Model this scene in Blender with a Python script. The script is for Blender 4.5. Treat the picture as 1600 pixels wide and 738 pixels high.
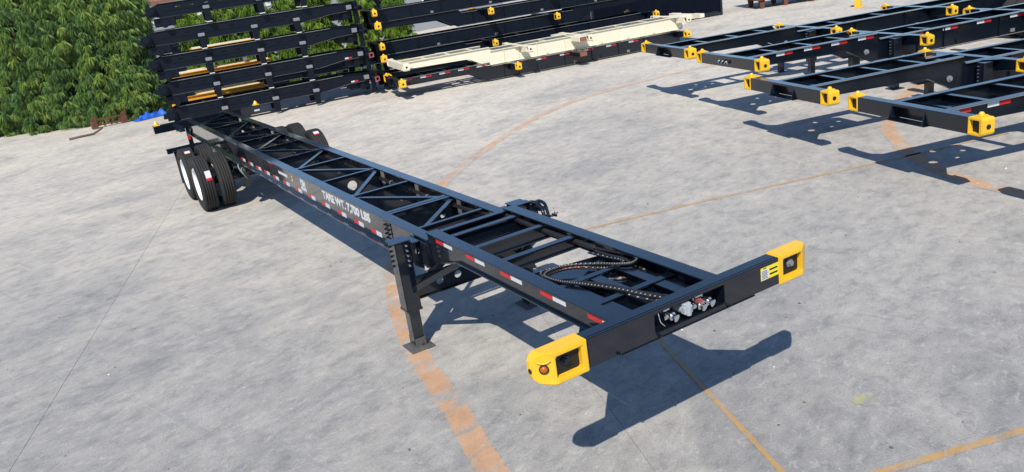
import bpy, bmesh, math, random
from mathutils import Vector, Matrix, Euler
R = math.radians
random.seed(7)
for o in list(bpy.data.objects): bpy.data.objects.remove(o)
scene = bpy.context.scene
COL = scene.collection

# ------------------------------------------------------------------ camera, sky, sun, exposure
cam_d = bpy.data.cameras.new('camera'); cam = bpy.data.objects.new('camera', cam_d); COL.objects.link(cam)
cam.location = (3.6986, -3.2870, 3.5756)
cam.rotation_euler = (1.2375, 0.1403, 1.0208)
cam_d.sensor_width = 36.0; cam_d.lens = 36.0 * 1250.14 / 1600.0
cam_d.clip_start = 0.05; cam_d.clip_end = 3000
scene.camera = cam
SUN = Vector((0.6406, -0.5921, 1.0)).normalized()
world = bpy.data.worlds.new('World'); scene.world = world; world.use_nodes = True
wn = world.node_tree; wn.nodes.clear()
sky = wn.nodes.new('ShaderNodeTexSky'); sky.sky_type = 'NISHITA'; sky.sun_disc = False
sky.sun_elevation = math.asin(SUN.z); sky.sun_rotation = math.atan2(SUN.x, SUN.y)
sky.air_density = 1.0; sky.dust_density = 0.12; sky.ozone_density = 5.0; sky.altitude = 0
bg = wn.nodes.new('ShaderNodeBackground'); bg.inputs['Strength'].default_value = 0.125
wo = wn.nodes.new('ShaderNodeOutputWorld')
wn.links.new(sky.outputs[0], bg.inputs[0]); wn.links.new(bg.outputs[0], wo.inputs[0])
sun_d = bpy.data.lights.new('sun', 'SUN'); sun_d.energy = 4.7; sun_d.angle = R(0.53); sun_d.color = (1.0, 0.93, 0.82)
sun = bpy.data.objects.new('sun', sun_d); COL.objects.link(sun); sun.location = (0, 0, 30)
sun.rotation_euler = SUN.to_track_quat('Z', 'Y').to_euler()
vs = scene.view_settings; vs.view_transform = 'Standard'; vs.look = 'None'; vs.exposure = 0.15; vs.gamma = 1.0
vs.use_curve_mapping = False

# ------------------------------------------------------------------ node helpers / materials
def new_mat(name):
    m = bpy.data.materials.new(name); m.use_nodes = True
    nt = m.node_tree; b = nt.nodes['Principled BSDF']
    return m, nt, b
def nd(nt, t, **k):
    n = nt.nodes.new(t)
    for a, v in k.items():
        if a in n.bl_rna.properties.keys(): setattr(n, a, v)
        else: n.inputs[a].default_value = v
    return n
def noise(nt, vec, scale, detail=4, rough=.55, dist=0.0):
    n = nd(nt, 'ShaderNodeTexNoise'); n.inputs['Scale'].default_value = scale
    n.inputs['Detail'].default_value = detail; n.inputs['Roughness'].default_value = rough
    n.inputs['Distortion'].default_value = dist
    nt.links.new(vec, n.inputs['Vector']); return n.outputs['Fac']
def ramp(nt, fac, stops, interp='LINEAR'):
    r = nd(nt, 'ShaderNodeValToRGB'); r.color_ramp.interpolation = interp
    els = r.color_ramp.elements
    while len(els) < len(stops): els.new(0.5)
    for e, (p, c) in zip(els, stops):
        e.position = p; e.color = (c[0], c[1], c[2], 1) if hasattr(c, '__len__') else (c, c, c, 1)
    nt.links.new(fac, r.inputs['Fac']); return r.outputs['Color']
def mixc(nt, fac, a, b, mode='MIX'):
    m = nd(nt, 'ShaderNodeMix'); m.data_type = 'RGBA'; m.blend_type = mode
    for sock, v in ((m.inputs[0], fac), (m.inputs[6], a), (m.inputs[7], b)):
        if hasattr(v, 'is_output'): nt.links.new(v, sock)
        elif hasattr(v, '__len__'): sock.default_value = (v[0], v[1], v[2], 1)
        else: sock.default_value = v
    return m.outputs[2]
def math_n(nt, op, a, b=0.0, clamp=False):
    m = nd(nt, 'ShaderNodeMath'); m.operation = op; m.use_clamp = clamp
    for i, v in enumerate((a, b)):
        if hasattr(v, 'is_output'): nt.links.new(v, m.inputs[i])
        else: m.inputs[i].default_value = v
    return m.outputs[0]
def bump(nt, b, h, strength, dist):
    n = nd(nt, 'ShaderNodeBump'); n.inputs['Strength'].default_value = strength; n.inputs['Distance'].default_value = dist
    nt.links.new(h, n.inputs['Height']); nt.links.new(n.outputs[0], b.inputs['Normal'])

def paint(name, col, rough=.3, dust=.12, dust_col=(.16, .15, .13), coat=0.0, scale=3.0, spec=.5, coat_rough=.10, coat_ior=1.5):
    m, nt, b = new_mat(name)
    tc = nd(nt, 'ShaderNodeTexCoord').outputs['Object']
    n1 = noise(nt, tc, scale, 6, .62); n2 = noise(nt, tc, scale * 9, 3, .6)
    f = math_n(nt, 'MULTIPLY', ramp(nt, n1, [(.42, 0), (.75, 1)]), ramp(nt, n2, [(.3, .25), (.7, 1)]))
    nt.links.new(mixc(nt, math_n(nt, 'MULTIPLY', f, dust), col, dust_col), b.inputs['Base Color'])
    nt.links.new(math_n(nt, 'ADD', math_n(nt, 'MULTIPLY', f, .25), rough), b.inputs['Roughness'])
    b.inputs['Specular IOR Level'].default_value = spec
    b.inputs['Coat Weight'].default_value = coat; b.inputs['Coat Roughness'].default_value = coat_rough; b.inputs['Coat IOR'].default_value = coat_ior
    bump(nt, b, noise(nt, tc, scale * 1.2, 3, .5), .06, .012)
    return m

M = {}
M['black'] = paint('black_gloss_paint', (.0028, .0058, .012), .24, .012, coat=1.0, spec=.15, coat_rough=.06, coat_ior=1.62)
M['black_dusty'] = paint('black_dusty_paint', (.003, .0062, .0125), .34, .02, (.14, .14, .14), coat=1.0, spec=.1, coat_rough=.16)
M['black_stack'] = paint('black_stacked_paint', (.002, .005, .013), .42, .02, (.12, .12, .12), coat=.10, spec=.2, coat_rough=.2)
M['yellow'] = paint('yellow_paint', (.84, .49, .018), .36, .22, (.38, .25, .09), coat=.2, scale=6)
M['orange_yellow'] = paint('orange_yellow_paint', (.72, .34, .02), .45, .25, (.5, .38, .2))
M['cream'] = paint('cream_paint', (.74, .69, .54), .45, .22, (.50, .45, .34))
M['white'] = paint('white_paint', (.78, .79, .80), .4, .12, (.45, .43, .40))
M['red'] = paint('red_tape', (.55, .015, .02), .28, .05)
M['white_tape'] = paint('white_tape', (.60, .62, .66), .28, .05)
M['pink_red'] = paint('faded_red_paint', (.30, .06, .06), .5, .3)
M['rust'] = paint('rusty_steel', (.115, .045, .026), .85, .6, (.20, .10, .06), scale=8)
M['grey'] = paint('grey_steel', (.20, .21, .23), .5, .3)
M['foot'] = paint('dusty_foot_steel', (.055, .057, .06), .55, .4, (.20, .195, .185))
M['flange'] = paint('glint_and_bracket_grey', (.17, .175, .18), .45, .6, (.36, .36, .36), scale=2)  # pale grey paints sun glints along flange edges; small web brackets share it
M['navy'] = paint('navy_paint', (.0022, .004, .012), .6, .03, (.08, .09, .12), spec=.1)
M['rubber'] = paint('tyre_rubber', (.020, .020, .021), .72, .35, (.10, .095, .09), spec=.3)
M['hose'] = paint('hose_black', (.012, .012, .013), .42, .1)
M['hose_white'] = paint('hose_wrap_white', (.34, .35, .37), .5, .1)
M['amber'] = paint('amber_lens', (.42, .10, .008), .15, .05)
M['dark_hole'] = paint('dark_inside', (.004, .004, .004), .6, .1)
M['brown_tape'] = paint('brown_end_plate', (.24, .085, .05), .6, .3)
M['plug'] = paint('plug_grey', (.36, .40, .43), .4, .1)
M['yellow_sticker'] = paint('yellow_sticker', (.80, .66, .02), .4, .05)
def chrome():
    m, nt, b = new_mat('bright_zinc'); b.inputs['Base Color'].default_value = (.78, .78, .80, 1)
    b.inputs['Metallic'].default_value = 1; b.inputs['Roughness'].default_value = .22; return m
M['chrome'] = chrome()

def concrete_nodes(nt):
    """World-space concrete shared by slabs, ground and the worn paint on it."""
    g = nd(nt, 'ShaderNodeNewGeometry').outputs['Position']
    mp = nd(nt, 'ShaderNodeMapping'); mp.inputs['Rotation'].default_value = (0, 0, R(-17.5)); nt.links.new(g, mp.inputs['Vector'])
    p = mp.outputs[0]
    mp2 = nd(nt, 'ShaderNodeMapping'); mp2.inputs['Scale'].default_value = (1, .62, 1); nt.links.new(p, mp2.inputs['Vector'])
    ps = mp2.outputs[0]
    big = noise(nt, p, .16, 5, .6); mid = noise(nt, ps, .9, 10, .68, .15); fine = noise(nt, ps, 5.5, 9, .74, .2); grit = noise(nt, p, 60, 5, .8)
    # base colour runs from darker grey near the camera to paler, warmer grey far off
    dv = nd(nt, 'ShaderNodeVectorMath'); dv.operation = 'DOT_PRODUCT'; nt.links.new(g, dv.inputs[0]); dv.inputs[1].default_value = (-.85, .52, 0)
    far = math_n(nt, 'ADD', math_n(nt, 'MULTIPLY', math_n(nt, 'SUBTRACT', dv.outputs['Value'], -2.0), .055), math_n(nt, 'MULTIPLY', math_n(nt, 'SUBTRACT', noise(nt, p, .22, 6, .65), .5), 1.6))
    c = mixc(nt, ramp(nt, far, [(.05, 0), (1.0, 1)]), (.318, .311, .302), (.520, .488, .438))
    c = mixc(nt, .8, c, ramp(nt, big, [(.36, (.86, .87, .90)), (.50, (1.0, 1.0, 1.0)), (.64, (1.10, 1.09, 1.07))]), 'MULTIPLY')
    c = mixc(nt, .6, c, ramp(nt, mid, [(.36, (.66, .68, .72)), (.47, (.93, .94, .95)), (.55, (1.04, 1.03, 1.01)), (.66, (1.15, 1.13, 1.09))]), 'MULTIPLY')
    c = mixc(nt, .8, c, ramp(nt, fine, [(.38, (.72, .73, .75)), (.47, (.95, .955, .96)), (.54, (1.03, 1.03, 1.02)), (.63, (1.17, 1.16, 1.14))]), 'MULTIPLY')
    blot = noise(nt, ps, 2.6, 12, .80, .5); crust = noise(nt, ps, 13, 8, .70, 1.0)
    c = mixc(nt, math_n(nt, 'MULTIPLY', ramp(nt, blot, [(.535, 0), (.58, 1)]), .16), c, (.58, .565, .535))
    c = mixc(nt, math_n(nt, 'MULTIPLY', ramp(nt, crust, [(.575, 0), (.61, 1)]), .22), c, (.60, .59, .56))
    c = mixc(nt, math_n(nt, 'MULTIPLY', ramp(nt, crust, [(.36, 1), (.40, 0)]), .34), c, (.18, .18, .185))
    c = mixc(nt, .7, c, ramp(nt, grit, [(.36, (.70, .70, .70)), (.5, (1, 1, 1)), (.64, (1.18, 1.17, 1.15))]), 'MULTIPLY')
    # long scuffs left by wheels and dragged steel
    for ang, sc, lo, hi, amt, colr in ((-52, (.35, 7, 1), .60, .68, .30, (.22, .225, .24)), (20, (.25, 11, 1), .63, .72, .12, (.60, .59, .56)), (-88, (.22, 5, 1), .62, .70, .22, (.20, .20, .215))):
        ms = nd(nt, 'ShaderNodeMapping'); ms.inputs['Rotation'].default_value = (0, 0, R(ang)); ms.inputs['Scale'].default_value = sc; nt.links.new(p, ms.inputs['Vector'])
        c = mixc(nt, math_n(nt, 'MULTIPLY', ramp(nt, noise(nt, ms.outputs[0], 1.0, 6, .62, .3), [(lo, 0), (hi, 1)]), amt), c, colr)
    # dark tyre / oil streaks and light lime spots
    st = noise(nt, ps, .42, 10, .74, .4)
    c = mixc(nt, math_n(nt, 'MULTIPLY', ramp(nt, st, [(.55, 0), (.63, 1)]), .34), c, (.20, .205, .22))
    sp = noise(nt, p, 9, 3, .5)
    c = mixc(nt, math_n(nt, 'MULTIPLY', ramp(nt, sp, [(.73, 0), (.77, 1)]), .5), c, (.62, .61, .58))
    v = nd(nt, 'ShaderNodeTexVoronoi'); v.inputs['Scale'].default_value = 2.6; v.inputs['Randomness'].default_value = 1; nt.links.new(p, v.inputs['Vector'])
    c = mixc(nt, math_n(nt, 'MULTIPLY', ramp(nt, v.outputs['Distance'], [(.012, 1), (.03, 0)]), .75), c, (.10, .09, .08))
    # hairline cracks
    cr = nd(nt, 'ShaderNodeTexVoronoi'); cr.feature = 'DISTANCE_TO_EDGE'; cr.inputs['Scale'].default_value = .23
    wv = nd(nt, 'ShaderNodeVectorMath'); wv.operation = 'ADD'
    nz = nd(nt, 'ShaderNodeTexNoise'); nz.inputs['Scale'].default_value = 1.2; nz.inputs['Detail'].default_value = 6; nt.links.new(p, nz.inputs['Vector'])
    nt.links.new(p, wv.inputs[0]); nt.links.new(nz.outputs['Color'], wv.inputs[1]); nt.links.new(wv.outputs[0], cr.inputs['Vector'])
    c = mixc(nt, math_n(nt, 'MULTIPLY', ramp(nt, cr.outputs['Distance'], [(.0006, 1), (.0018, 0)]), .10), c, (.16, .16, .16))
    return c, p, ps, fine, grit, mid
def concrete(name):
    m, nt, b = new_mat(name)
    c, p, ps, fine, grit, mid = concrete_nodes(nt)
    oi = nd(nt, 'ShaderNodeObjectInfo').outputs['Random']
    c = mixc(nt, 1.0, c, ramp(nt, oi, [(0, (.97, .975, .985)), (1, (1.035, 1.03, 1.02))]), 'MULTIPLY')
    nt.links.new(c, b.inputs['Base Color']); b.inputs['Roughness'].default_value = .86
    b.inputs['Specular IOR Level'].default_value = .3
    h = math_n(nt, 'ADD', math_n(nt, 'MULTIPLY', fine, 1.0), math_n(nt, 'MULTIPLY', grit, .35))
    bump(nt, b, h, .35, .012); return m
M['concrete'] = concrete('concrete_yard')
M['concrete'].diffuse_color = (.5, .5, .5, 1)
def worn_line(name, col, col2, lo, hi, keep, edge=True):
    m, nt, b = new_mat(name)
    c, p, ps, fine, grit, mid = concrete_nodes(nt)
    n = noise(nt, ps, 3.4, 8, .7, .6)
    at = nd(nt, 'ShaderNodeAttribute'); at.attribute_name = 'edge'
    ew = math_n(nt, 'ADD', at.outputs['Fac'], math_n(nt, 'MULTIPLY', math_n(nt, 'SUBTRACT', noise(nt, p, 14, 8, .75), .5), .9))
    w = math_n(nt, 'MULTIPLY', ramp(nt, n, [(lo, 0), (hi, 1)]), ramp(nt, ew, [(.04, 0), (.16, 1)]) if edge else 1.0)
    w = math_n(nt, 'MULTIPLY', math_n(nt, 'MULTIPLY', w, ramp(nt, grit, [(.30, .25), (.45, 1)])), keep)
    lc = mixc(nt, noise(nt, p, 2.0, 5, .6), col, col2)
    lc = mixc(nt, .5, lc, ramp(nt, fine, [(.25, (.65, .65, .65)), (.6, (1.05, 1.05, 1.05))]), 'MULTIPLY')
    nt.links.new(mixc(nt, w, c, lc), b.inputs['Base Color']); b.inputs['Roughness'].default_value = .8
    b.inputs['Specular IOR Level'].default_value = .3
    bump(nt, b, math_n(nt, 'ADD', fine, math_n(nt, 'MULTIPLY', grit, .35)), .35, .012); return m
M['arc'] = worn_line('worn_orange_paint', (.52, .26, .12), (.55, .35, .205), .38, .50, .80)
M['arc_far'] = worn_line('very_worn_orange_paint', (.58, .25, .10), (.56, .34, .20), .38, .58, .70)
M['line'] = worn_line('worn_yellow_paint', (.48, .26, .06), (.50, .31, .11), .30, .52, .82)
M['spill'] = worn_line('dried_yellow_spill', (.45, .42, .06), (.40, .38, .12), .42, .60, .6, False)

def leaf_mat(name, c1, c2, c3):
    m, nt, b = new_mat(name)
    a = nd(nt, 'ShaderNodeAttribute'); a.attribute_name = 'tint'
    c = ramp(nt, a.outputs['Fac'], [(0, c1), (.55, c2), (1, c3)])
    nt.links.new(c, b.inputs['Base Color']); b.inputs['Roughness'].default_value = .36
    b.inputs['Specular IOR Level'].default_value = .6
    tr = nd(nt, 'ShaderNodeBsdfTranslucent'); nt.links.new(mixc(nt, 1.0, c, (1.3, 1.5, .6), 'MULTIPLY'), tr.inputs['Color'])
    mx = nd(nt, 'ShaderNodeMixShader'); mx.inputs[0].default_value = .26
    nt.links.new(b.outputs[0], mx.inputs[1]); nt.links.new(tr.outputs[0], mx.inputs[2])
    nt.links.new(mx.outputs[0], nt.nodes['Material Output'].inputs['Surface']); return m
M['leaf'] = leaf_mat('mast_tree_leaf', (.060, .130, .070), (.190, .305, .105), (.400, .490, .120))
M['leaf_light'] = leaf_mat('light_tree_leaf', (.110, .210, .040), (.200, .330, .055), (.330, .430, .085))
M['bark'] = paint('bark', (.11, .085, .06), .9, .5, (.2, .17, .13), scale=10)
M['plaster'] = paint('white_plaster', (.66, .67, .68), .8, .35, (.42, .41, .40), scale=.6)
M['grey_wall'] = paint('grey_wall', (.26, .28, .31), .85, .4, (.36, .36, .36), scale=.8)
M['roof'] = paint('red_brown_roof', (.21, .085, .06), .8, .5, (.30, .18, .14), scale=1.5)
def tarp():
    m, nt, b = new_mat('blue_tarp'); tc = nd(nt, 'ShaderNodeTexCoord').outputs['Object']
    nt.links.new(ramp(nt, noise(nt, tc, 5, 5), [(.3, (.012, .06, .34)), (.7, (.03, .15, .62))]), b.inputs['Base Color'])
    b.inputs['Roughness'].default_value = .35; return m
M['tarp'] = tarp()

# ------------------------------------------------------------------ mesh builder
class MB:
    def __init__(s): s.v = []; s.f = []; s.m = []; s.sm = []
    def add(s, vs, fs, m=0, smooth=False):
        o = len(s.v); s.v += [tuple(v) for v in vs]
        for f in fs: s.f.append(tuple(i + o for i in f)); s.m.append(m); s.sm.append(smooth)
        return s
    def box(s, x0, x1, y0, y1, z0, z1, m=0):
        if x0 > x1: x0, x1 = x1, x0
        if y0 > y1: y0, y1 = y1, y0
        if z0 > z1: z0, z1 = z1, z0
        v = [(x, y, z) for x in (x0, x1) for y in (y0, y1) for z in (z0, z1)]
        return s.add(v, [(0, 1, 3, 2), (4, 6, 7, 5), (0, 4, 5, 1), (2, 3, 7, 6), (0, 2, 6, 4), (1, 5, 7, 3)], m)
    def beam(s, p, q, w, h, m=0, up=(0, 0, 1)):
        p = Vector(p); q = Vector(q); d = (q - p).normalized(); u = Vector(up)
        sd = d.cross(u); sd = sd.normalized() if sd.length > 1e-4 else Vector((1, 0, 0)); u = sd.cross(d)
        v = [a + sd * i * w / 2 + u * j * h / 2 for a in (p, q) for i in (-1, 1) for j in (-1, 1)]
        return s.add(v, [(0, 1, 3, 2), (4, 6, 7, 5), (0, 4, 5, 1), (2, 3, 7, 6), (0, 2, 6, 4), (1, 5, 7, 3)], m)
    def cyl(s, p, q, r, n=12, r2=None, m=0, caps=True, smooth=True):
        p = Vector(p); q = Vector(q); d = (q - p).normalized(); r2 = r if r2 is None else r2
        a = d.orthogonal().normalized(); b = d.cross(a)
        v = []
        for c, rr in ((p, r), (q, r2)):
            for i in range(n): t = 2 * math.pi * i / n; v.append(c + (a * math.cos(t) + b * math.sin(t)) * rr)
        s.add(v, [(i, (i + 1) % n, n + (i + 1) % n, n + i) for i in range(n)], m, smooth)
        if caps: s.add(v, [tuple(range(n - 1, -1, -1)), tuple(range(n, 2 * n))], m)
        return s
    def tube(s, path, r, n=8, m=0, pat=None):
        pts = [Vector(p) for p in path]; rings = []
        ref = Vector((0, 0, 1))
        for i, p in enumerate(pts):
            d = (pts[min(i + 1, len(pts) - 1)] - pts[max(i - 1, 0)]).normalized()
            a = d.cross(ref); a = a.normalized() if a.length > 1e-3 else Vector((1, 0, 0)); b = a.cross(d)
            rr = r(i) if callable(r) else r
            rings.append([p + (a * math.cos(2 * math.pi * k / n) + b * math.sin(2 * math.pi * k / n)) * rr for k in range(n)])
        o = [v for rg in rings for v in rg]
        base = len(s.v); s.v += [tuple(v) for v in o]
        for i in range(len(pts) - 1):
            for k in range(n):
                s.f.append((base + i * n + k, base + i * n + (k + 1) % n, base + (i + 1) * n + (k + 1) % n, base + (i + 1) * n + k))
                s.m.append(pat(i, k) if pat else m); s.sm.append(True)
        for ring in (0, len(pts) - 1):
            s.f.append(tuple(base + ring * n + k for k in range(n))); s.m.append(m); s.sm.append(False)
        return s
    def lathe(s, prof, c, n=32, m=0, ms=None):
        """profile [(radius, along)] around the Y axis through c"""
        c = Vector(c); base = len(s.v)
        for r, a in prof:
            for k in range(n):
                t = 2 * math.pi * k / n; s.v.append((c.x + r * math.cos(t), c.y + a, c.z + r * math.sin(t)))
        for i in range(len(prof) - 1):
            for k in range(n):
                s.f.append((base + i * n + k, base + i * n + (k + 1) % n, base + (i + 1) * n + (k + 1) % n, base + (i + 1) * n + k))
                s.m.append(ms[i] if ms else m); s.sm.append(True)
        return s
    def prism(s, poly, axis, a, b, holes=(), m=0):
        """2-D polygon (with holes) extruded along an axis; axis 'x': (y,z), 'y': (x,z), 'z': (x,y)"""
        def P(u, t): return {'x': (t, u[0], u[1]), 'y': (u[0], t, u[1]), 'z': (u[0], u[1], t)}[axis]
        bm = bmesh.new(); edges = []; loops = []
        for lp in [poly] + list(holes):
            vs = [bm.verts.new((u[0], u[1], 0)) for u in lp]; loops.append(vs)
            edges += [bm.edges.new((vs[i], vs[(i + 1) % len(vs)])) for i in range(len(vs))]
        if holes: bmesh.ops.triangle_fill(bm, use_beauty=True, edges=edges, normal=(0, 0, 1))
        else: bm.faces.new(loops[0])
        bm.verts.index_update()
        two = [(v.co.x, v.co.y) for v in bm.verts]; fs = [[v.index for v in f.verts] for f in bm.faces]
        li = [[v.index for v in lp] for lp in loops]; n = len(two); bm.free()
        v = [P(u, a) for u in two] + [P(u, b) for u in two]
        f = [tuple(x) for x in fs] + [tuple(i + n for i in reversed(x)) for x in fs]
        for lp in li: f += [(lp[i], lp[(i + 1) % len(lp)], lp[(i + 1) % len(lp)] + n, lp[i] + n) for i in range(len(lp))]
        return s.add(v, f, m)
    def mesh(s, name, mats, bevel=0.0, seg=1):
        me = bpy.data.meshes.new(name); me.from_pydata(s.v, [], s.f)
        for mt in mats: me.materials.append(mt)
        me.polygons.foreach_set('material_index', s.m); me.polygons.foreach_set('use_smooth', s.sm)
        bm = bmesh.new(); bm.from_mesh(me)
        bmesh.ops.recalc_face_normals(bm, faces=bm.faces)
        if bevel:
            es = [e for e in bm.edges if len(e.link_faces) == 2 and e.calc_face_angle(0) > .5 and not (e.link_faces[0].smooth or e.link_faces[1].smooth)]
            bmesh.ops.bevel(bm, geom=es, offset=bevel, segments=seg, affect='EDGES', clamp_overlap=True)
        bm.to_mesh(me); bm.free(); me.update(); return me
    def build(s, name, mats, parent=None, bevel=0.0, seg=1):
        if not isinstance(mats, (list, tuple)): mats = [mats]
        return link(name, s.mesh(name, mats, bevel, seg), parent)
def link(name, me, parent=None):
    o = bpy.data.objects.new(name, me); COL.objects.link(o)
    if parent: o.parent = parent
    return o
def tag(o, label=None, cat=None, group=None, kind=None):
    for k, v in (('label', label), ('category', cat), ('group', group), ('kind', kind)):
        if v: o[k] = v
    return o
def empty(name, loc=(0, 0, 0), rz=0.0, label=None, cat=None, group=None):
    o = bpy.data.objects.new(name, None); COL.objects.link(o); o.location = loc; o.rotation_euler = (0, 0, rz)
    o.empty_display_size = .2
    return tag(o, label, cat, group)
def copy_tree(o, parent=None):
    c = o.copy(); COL.objects.link(c); c.parent = parent
    for ch in list(o.children): copy_tree(ch, c)
    return c
def circle(cx, cy, r, n=16): return [(cx + r * math.cos(2 * math.pi * i / n), cy + r * math.sin(2 * math.pi * i / n)) for i in range(n)]
def rect(a0, a1, b0, b1): return [(a0, b0), (a1, b0), (a1, b1), (a0, b1)]
def spline(pts, n):
    P = [Vector(p) for p in pts]; P = [2 * P[0] - P[1]] + P + [2 * P[-1] - P[-2]]; out = []
    for i in range(1, len(P) - 2):
        for k in range(n):
            t = k / n; a, b, c, d = P[i - 1:i + 3]
            out.append(.5 * ((2 * b) + (c - a) * t + (2 * a - 5 * b + 4 * c - d) * t * t + (3 * b - a - 3 * c + d) * t ** 3))
    return out + [P[-2]]

# ------------------------------------------------------------------ ground
UA = R(-17.5); U = Vector((math.cos(UA), math.sin(UA), 0)); V = Vector((-math.sin(UA), math.cos(UA), 0))
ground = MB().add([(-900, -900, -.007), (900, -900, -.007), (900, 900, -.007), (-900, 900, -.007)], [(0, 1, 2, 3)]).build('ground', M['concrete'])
tag(ground, kind='structure')
SU, SV = 6.05, 5.05
m = MB(); g = .0016; zt = 0.0
hu, hv = SU / 2 - g, SV / 2 - g; e = .003
m.add([(-hu, -hv, -.0065), (hu, -hv, -.0065), (hu, hv, -.0065), (-hu, hv, -.0065), (-hu, -hv, -.002), (hu, -hv, -.002), (hu, hv, -.002), (-hu, hv, -.002),
       (-hu + e, -hv + e, 0), (hu - e, -hv + e, 0), (hu - e, hv - e, 0), (-hu + e, hv - e, 0)],
      [(8, 9, 10, 11)] + [(a, (a + 1) % 4, 4 + (a + 1) % 4, 4 + a) for a in range(4)] + [(4 + a, 4 + (a + 1) % 4, 8 + (a + 1) % 4, 8 + a) for a in range(4)])
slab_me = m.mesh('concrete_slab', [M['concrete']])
for i in range(-7, 4):
    for j in range(-4, 9):
        c = U * (-5.56 + SU * (i + .5)) + V * (-.33 + SV * (j + .5))
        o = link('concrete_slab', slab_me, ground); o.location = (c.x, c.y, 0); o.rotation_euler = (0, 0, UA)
def strip(name, pts, width, mat, n=14, z=.004, nc=8):
    pts = [Vector((p[0], p[1], 0)) for p in pts]; P = spline(pts, n)
    v = []; f = []; ed = []; rnd = random.Random(3)
    for i, p in enumerate(P):
        d = (P[min(i + 1, len(P) - 1)] - P[max(i - 1, 0)]).normalized(); s = Vector((-d.y, d.x, 0))
        for c in range(nc + 1):
            t = 2 * c / nc - 1; v.append(p + s * t * width * .56 + Vector((0, 0, z))); ed.append(1 - abs(t))
            if i and c: k = i * (nc + 1) + c; f.append((k - nc - 2, k - nc - 1, k, k - 1))
    o = MB().add(v, f).build(name, mat, ground)
    o.data.attributes.new('edge', 'FLOAT', 'POINT').data.foreach_set('value', ed); return o
a1 = strip('painted_arc', [(.35, -1.32), (-.97, -1.18), (-1.98, -.98), (-3.1, -.79), (-4.1, -.54), (-5.53, -.02), (-7.3, .98), (-9.05, 2.5)], .215, M['arc'])
a1['label'] = 'wide worn orange arc under the landing leg'
a2 = strip('painted_arc', [(-9.05, 2.5), (-10.2, 3.75), (-11.48, 5.45), (-12.7, 7.45), (-13.16, 9.3), (-13.2, 11.5), (-12.9, 14)], .20, M['arc_far'])
a3 = strip('painted_arc', [(-.3, 6.4), (-1.3, 6.62), (-1.87, 6.73), (-2.55, 7.0), (-3.43, 7.6), (-4.42, 8.55), (-5.05, 9.4), (-5.7, 10.6), (-6.2, 12.1), (-6.4, 13.5)], .22, M['arc'])
strip('painted_line', [(-1.72, 1.08), (.42, .34), (1.8, -.14)], .042, M['line'])
strip('painted_line', [(.72, .37), (1.2, 1.88), (1.9, 4.1)], .062, M['line'])
strip('painted_line', [(-4.95, 2.0), (-4.36, 4.27), (-3.55, 6.95), (-2.9, 9.2)], .05, M['line'])
for k, (x, y, r) in enumerate(((.25, 1.46, .085), (.22, 1.84, .045))):
    rnd = random.Random(k); n = 22
    v = [(x + math.cos(t * 2 * math.pi / n) * r * rnd.uniform(.7, 1.15), y + math.sin(t * 2 * math.pi / n) * r * rnd.uniform(.6, 1.1), .004) for t in range(n)]
    MB().add(v, [tuple(range(n))]).build('dried_spill', M['spill'], ground)

# ------------------------------------------------------------------ shared small meshes
def tape_pair(parent, x0, x1, y, z0, z1, t=.003, first='red'):
    xm = (x0 + x1) / 2
    for a, b, mt in ((x0, xm, first), (xm + .002, x1, 'white_tape' if first == 'red' else 'red')):
        MB().box(a, b, y, y - t if y < 0 else y + t, z0, z1).build('reflector_strip', M[mt], parent)
def bolt_mesh(r, l, mat):
    b = MB(); b.cyl((0, 0, 0), (0, 0, l * .5), r, 6, smooth=False); b.cyl((0, 0, l * .5), (0, 0, l), r * .55, 8)
    return b.mesh('bolt', [mat])
BOLT_Z = bolt_mesh(.013, .032, M['chrome']); BOLT_B = bolt_mesh(.013, .026, M['black'])
def bolt(parent, loc, d, me):
    o = link('bolt', me, parent); o.location = loc; o.rotation_euler = Vector(d).to_track_quat('Z', 'Y').to_euler(); return o

# tyres, rims
def tyre_mesh(Rw=.51, w=.27):
    h = w / 2; pr = [(.305, -h * .72), (.33, -h * .86), (.40, -h), (.455, -h * .97), (.49, -h * .86)]
    nt = 5; tw = h * .80
    pr.append((.502, -tw))
    for i in range(nt - 1):
        c = -tw + (i + 1) * 2 * tw / nt
        pr += [(Rw, c - .011), (Rw - .016, c - .006), (Rw - .016, c + .006), (Rw, c + .011)]
    pr += [(.502, tw), (.49, h * .86), (.455, h * .97), (.40, h), (.33, h * .86), (.305, h * .72)]
    return MB().lathe(pr, (0, 0, 0), 48).mesh('tyre', [M['rubber']])
def rim_mesh():
    b = MB()
    b.lathe([(.305, -.10), (.30, -.115), (.285, -.108), (.272, -.06), (.265, .03), (.215, .07), (.14, .062), (.138, .0), (.0, 0.0)], (0, 0, 0), 40)
    b.lathe([(.305, .10), (.30, .115), (.285, .108), (.275, .05), (.265, .03)], (0, 0, 0), 40)
    for k in range(8):
        t = 2 * math.pi * (k + .5) / 8; b.cyl((.178 * math.cos(t), .062, .178 * math.sin(t)), (.178 * math.cos(t), .07, .178 * math.sin(t)), .026, 12, m=1)
    return b.mesh('rim', [M['white'], M['dark_hole']])
def hub_mesh():
    b = MB(); b.cyl((0, -.02, 0), (0, .05, 0), .08, 20); b.cyl((0, -.05, 0), (0, -.02, 0), .055, 20, m=0)
    for k in range(10):
        t = 2 * math.pi * k / 10; b.cyl((.112 * math.cos(t), 0, .112 * math.sin(t)), (.112 * math.cos(t), .04, .112 * math.sin(t)), .014, 6, m=1)
    return b.mesh('hub', [M['white'], M['chrome']])
TYRE, RIM, HUB = tyre_mesh(), rim_mesh(), hub_mesh()
def wheel(parent, x, y, face, z=.51, spin=0.0):
    """face=-1: dish faces -Y"""
    o = link('tyre', TYRE, parent); o.location = (x, y, z); o.rotation_euler = (0, spin, 0 if face < 0 else math.pi)
    r = link('rim', RIM, o); h = link('hub', HUB, o)
    return o

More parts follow.
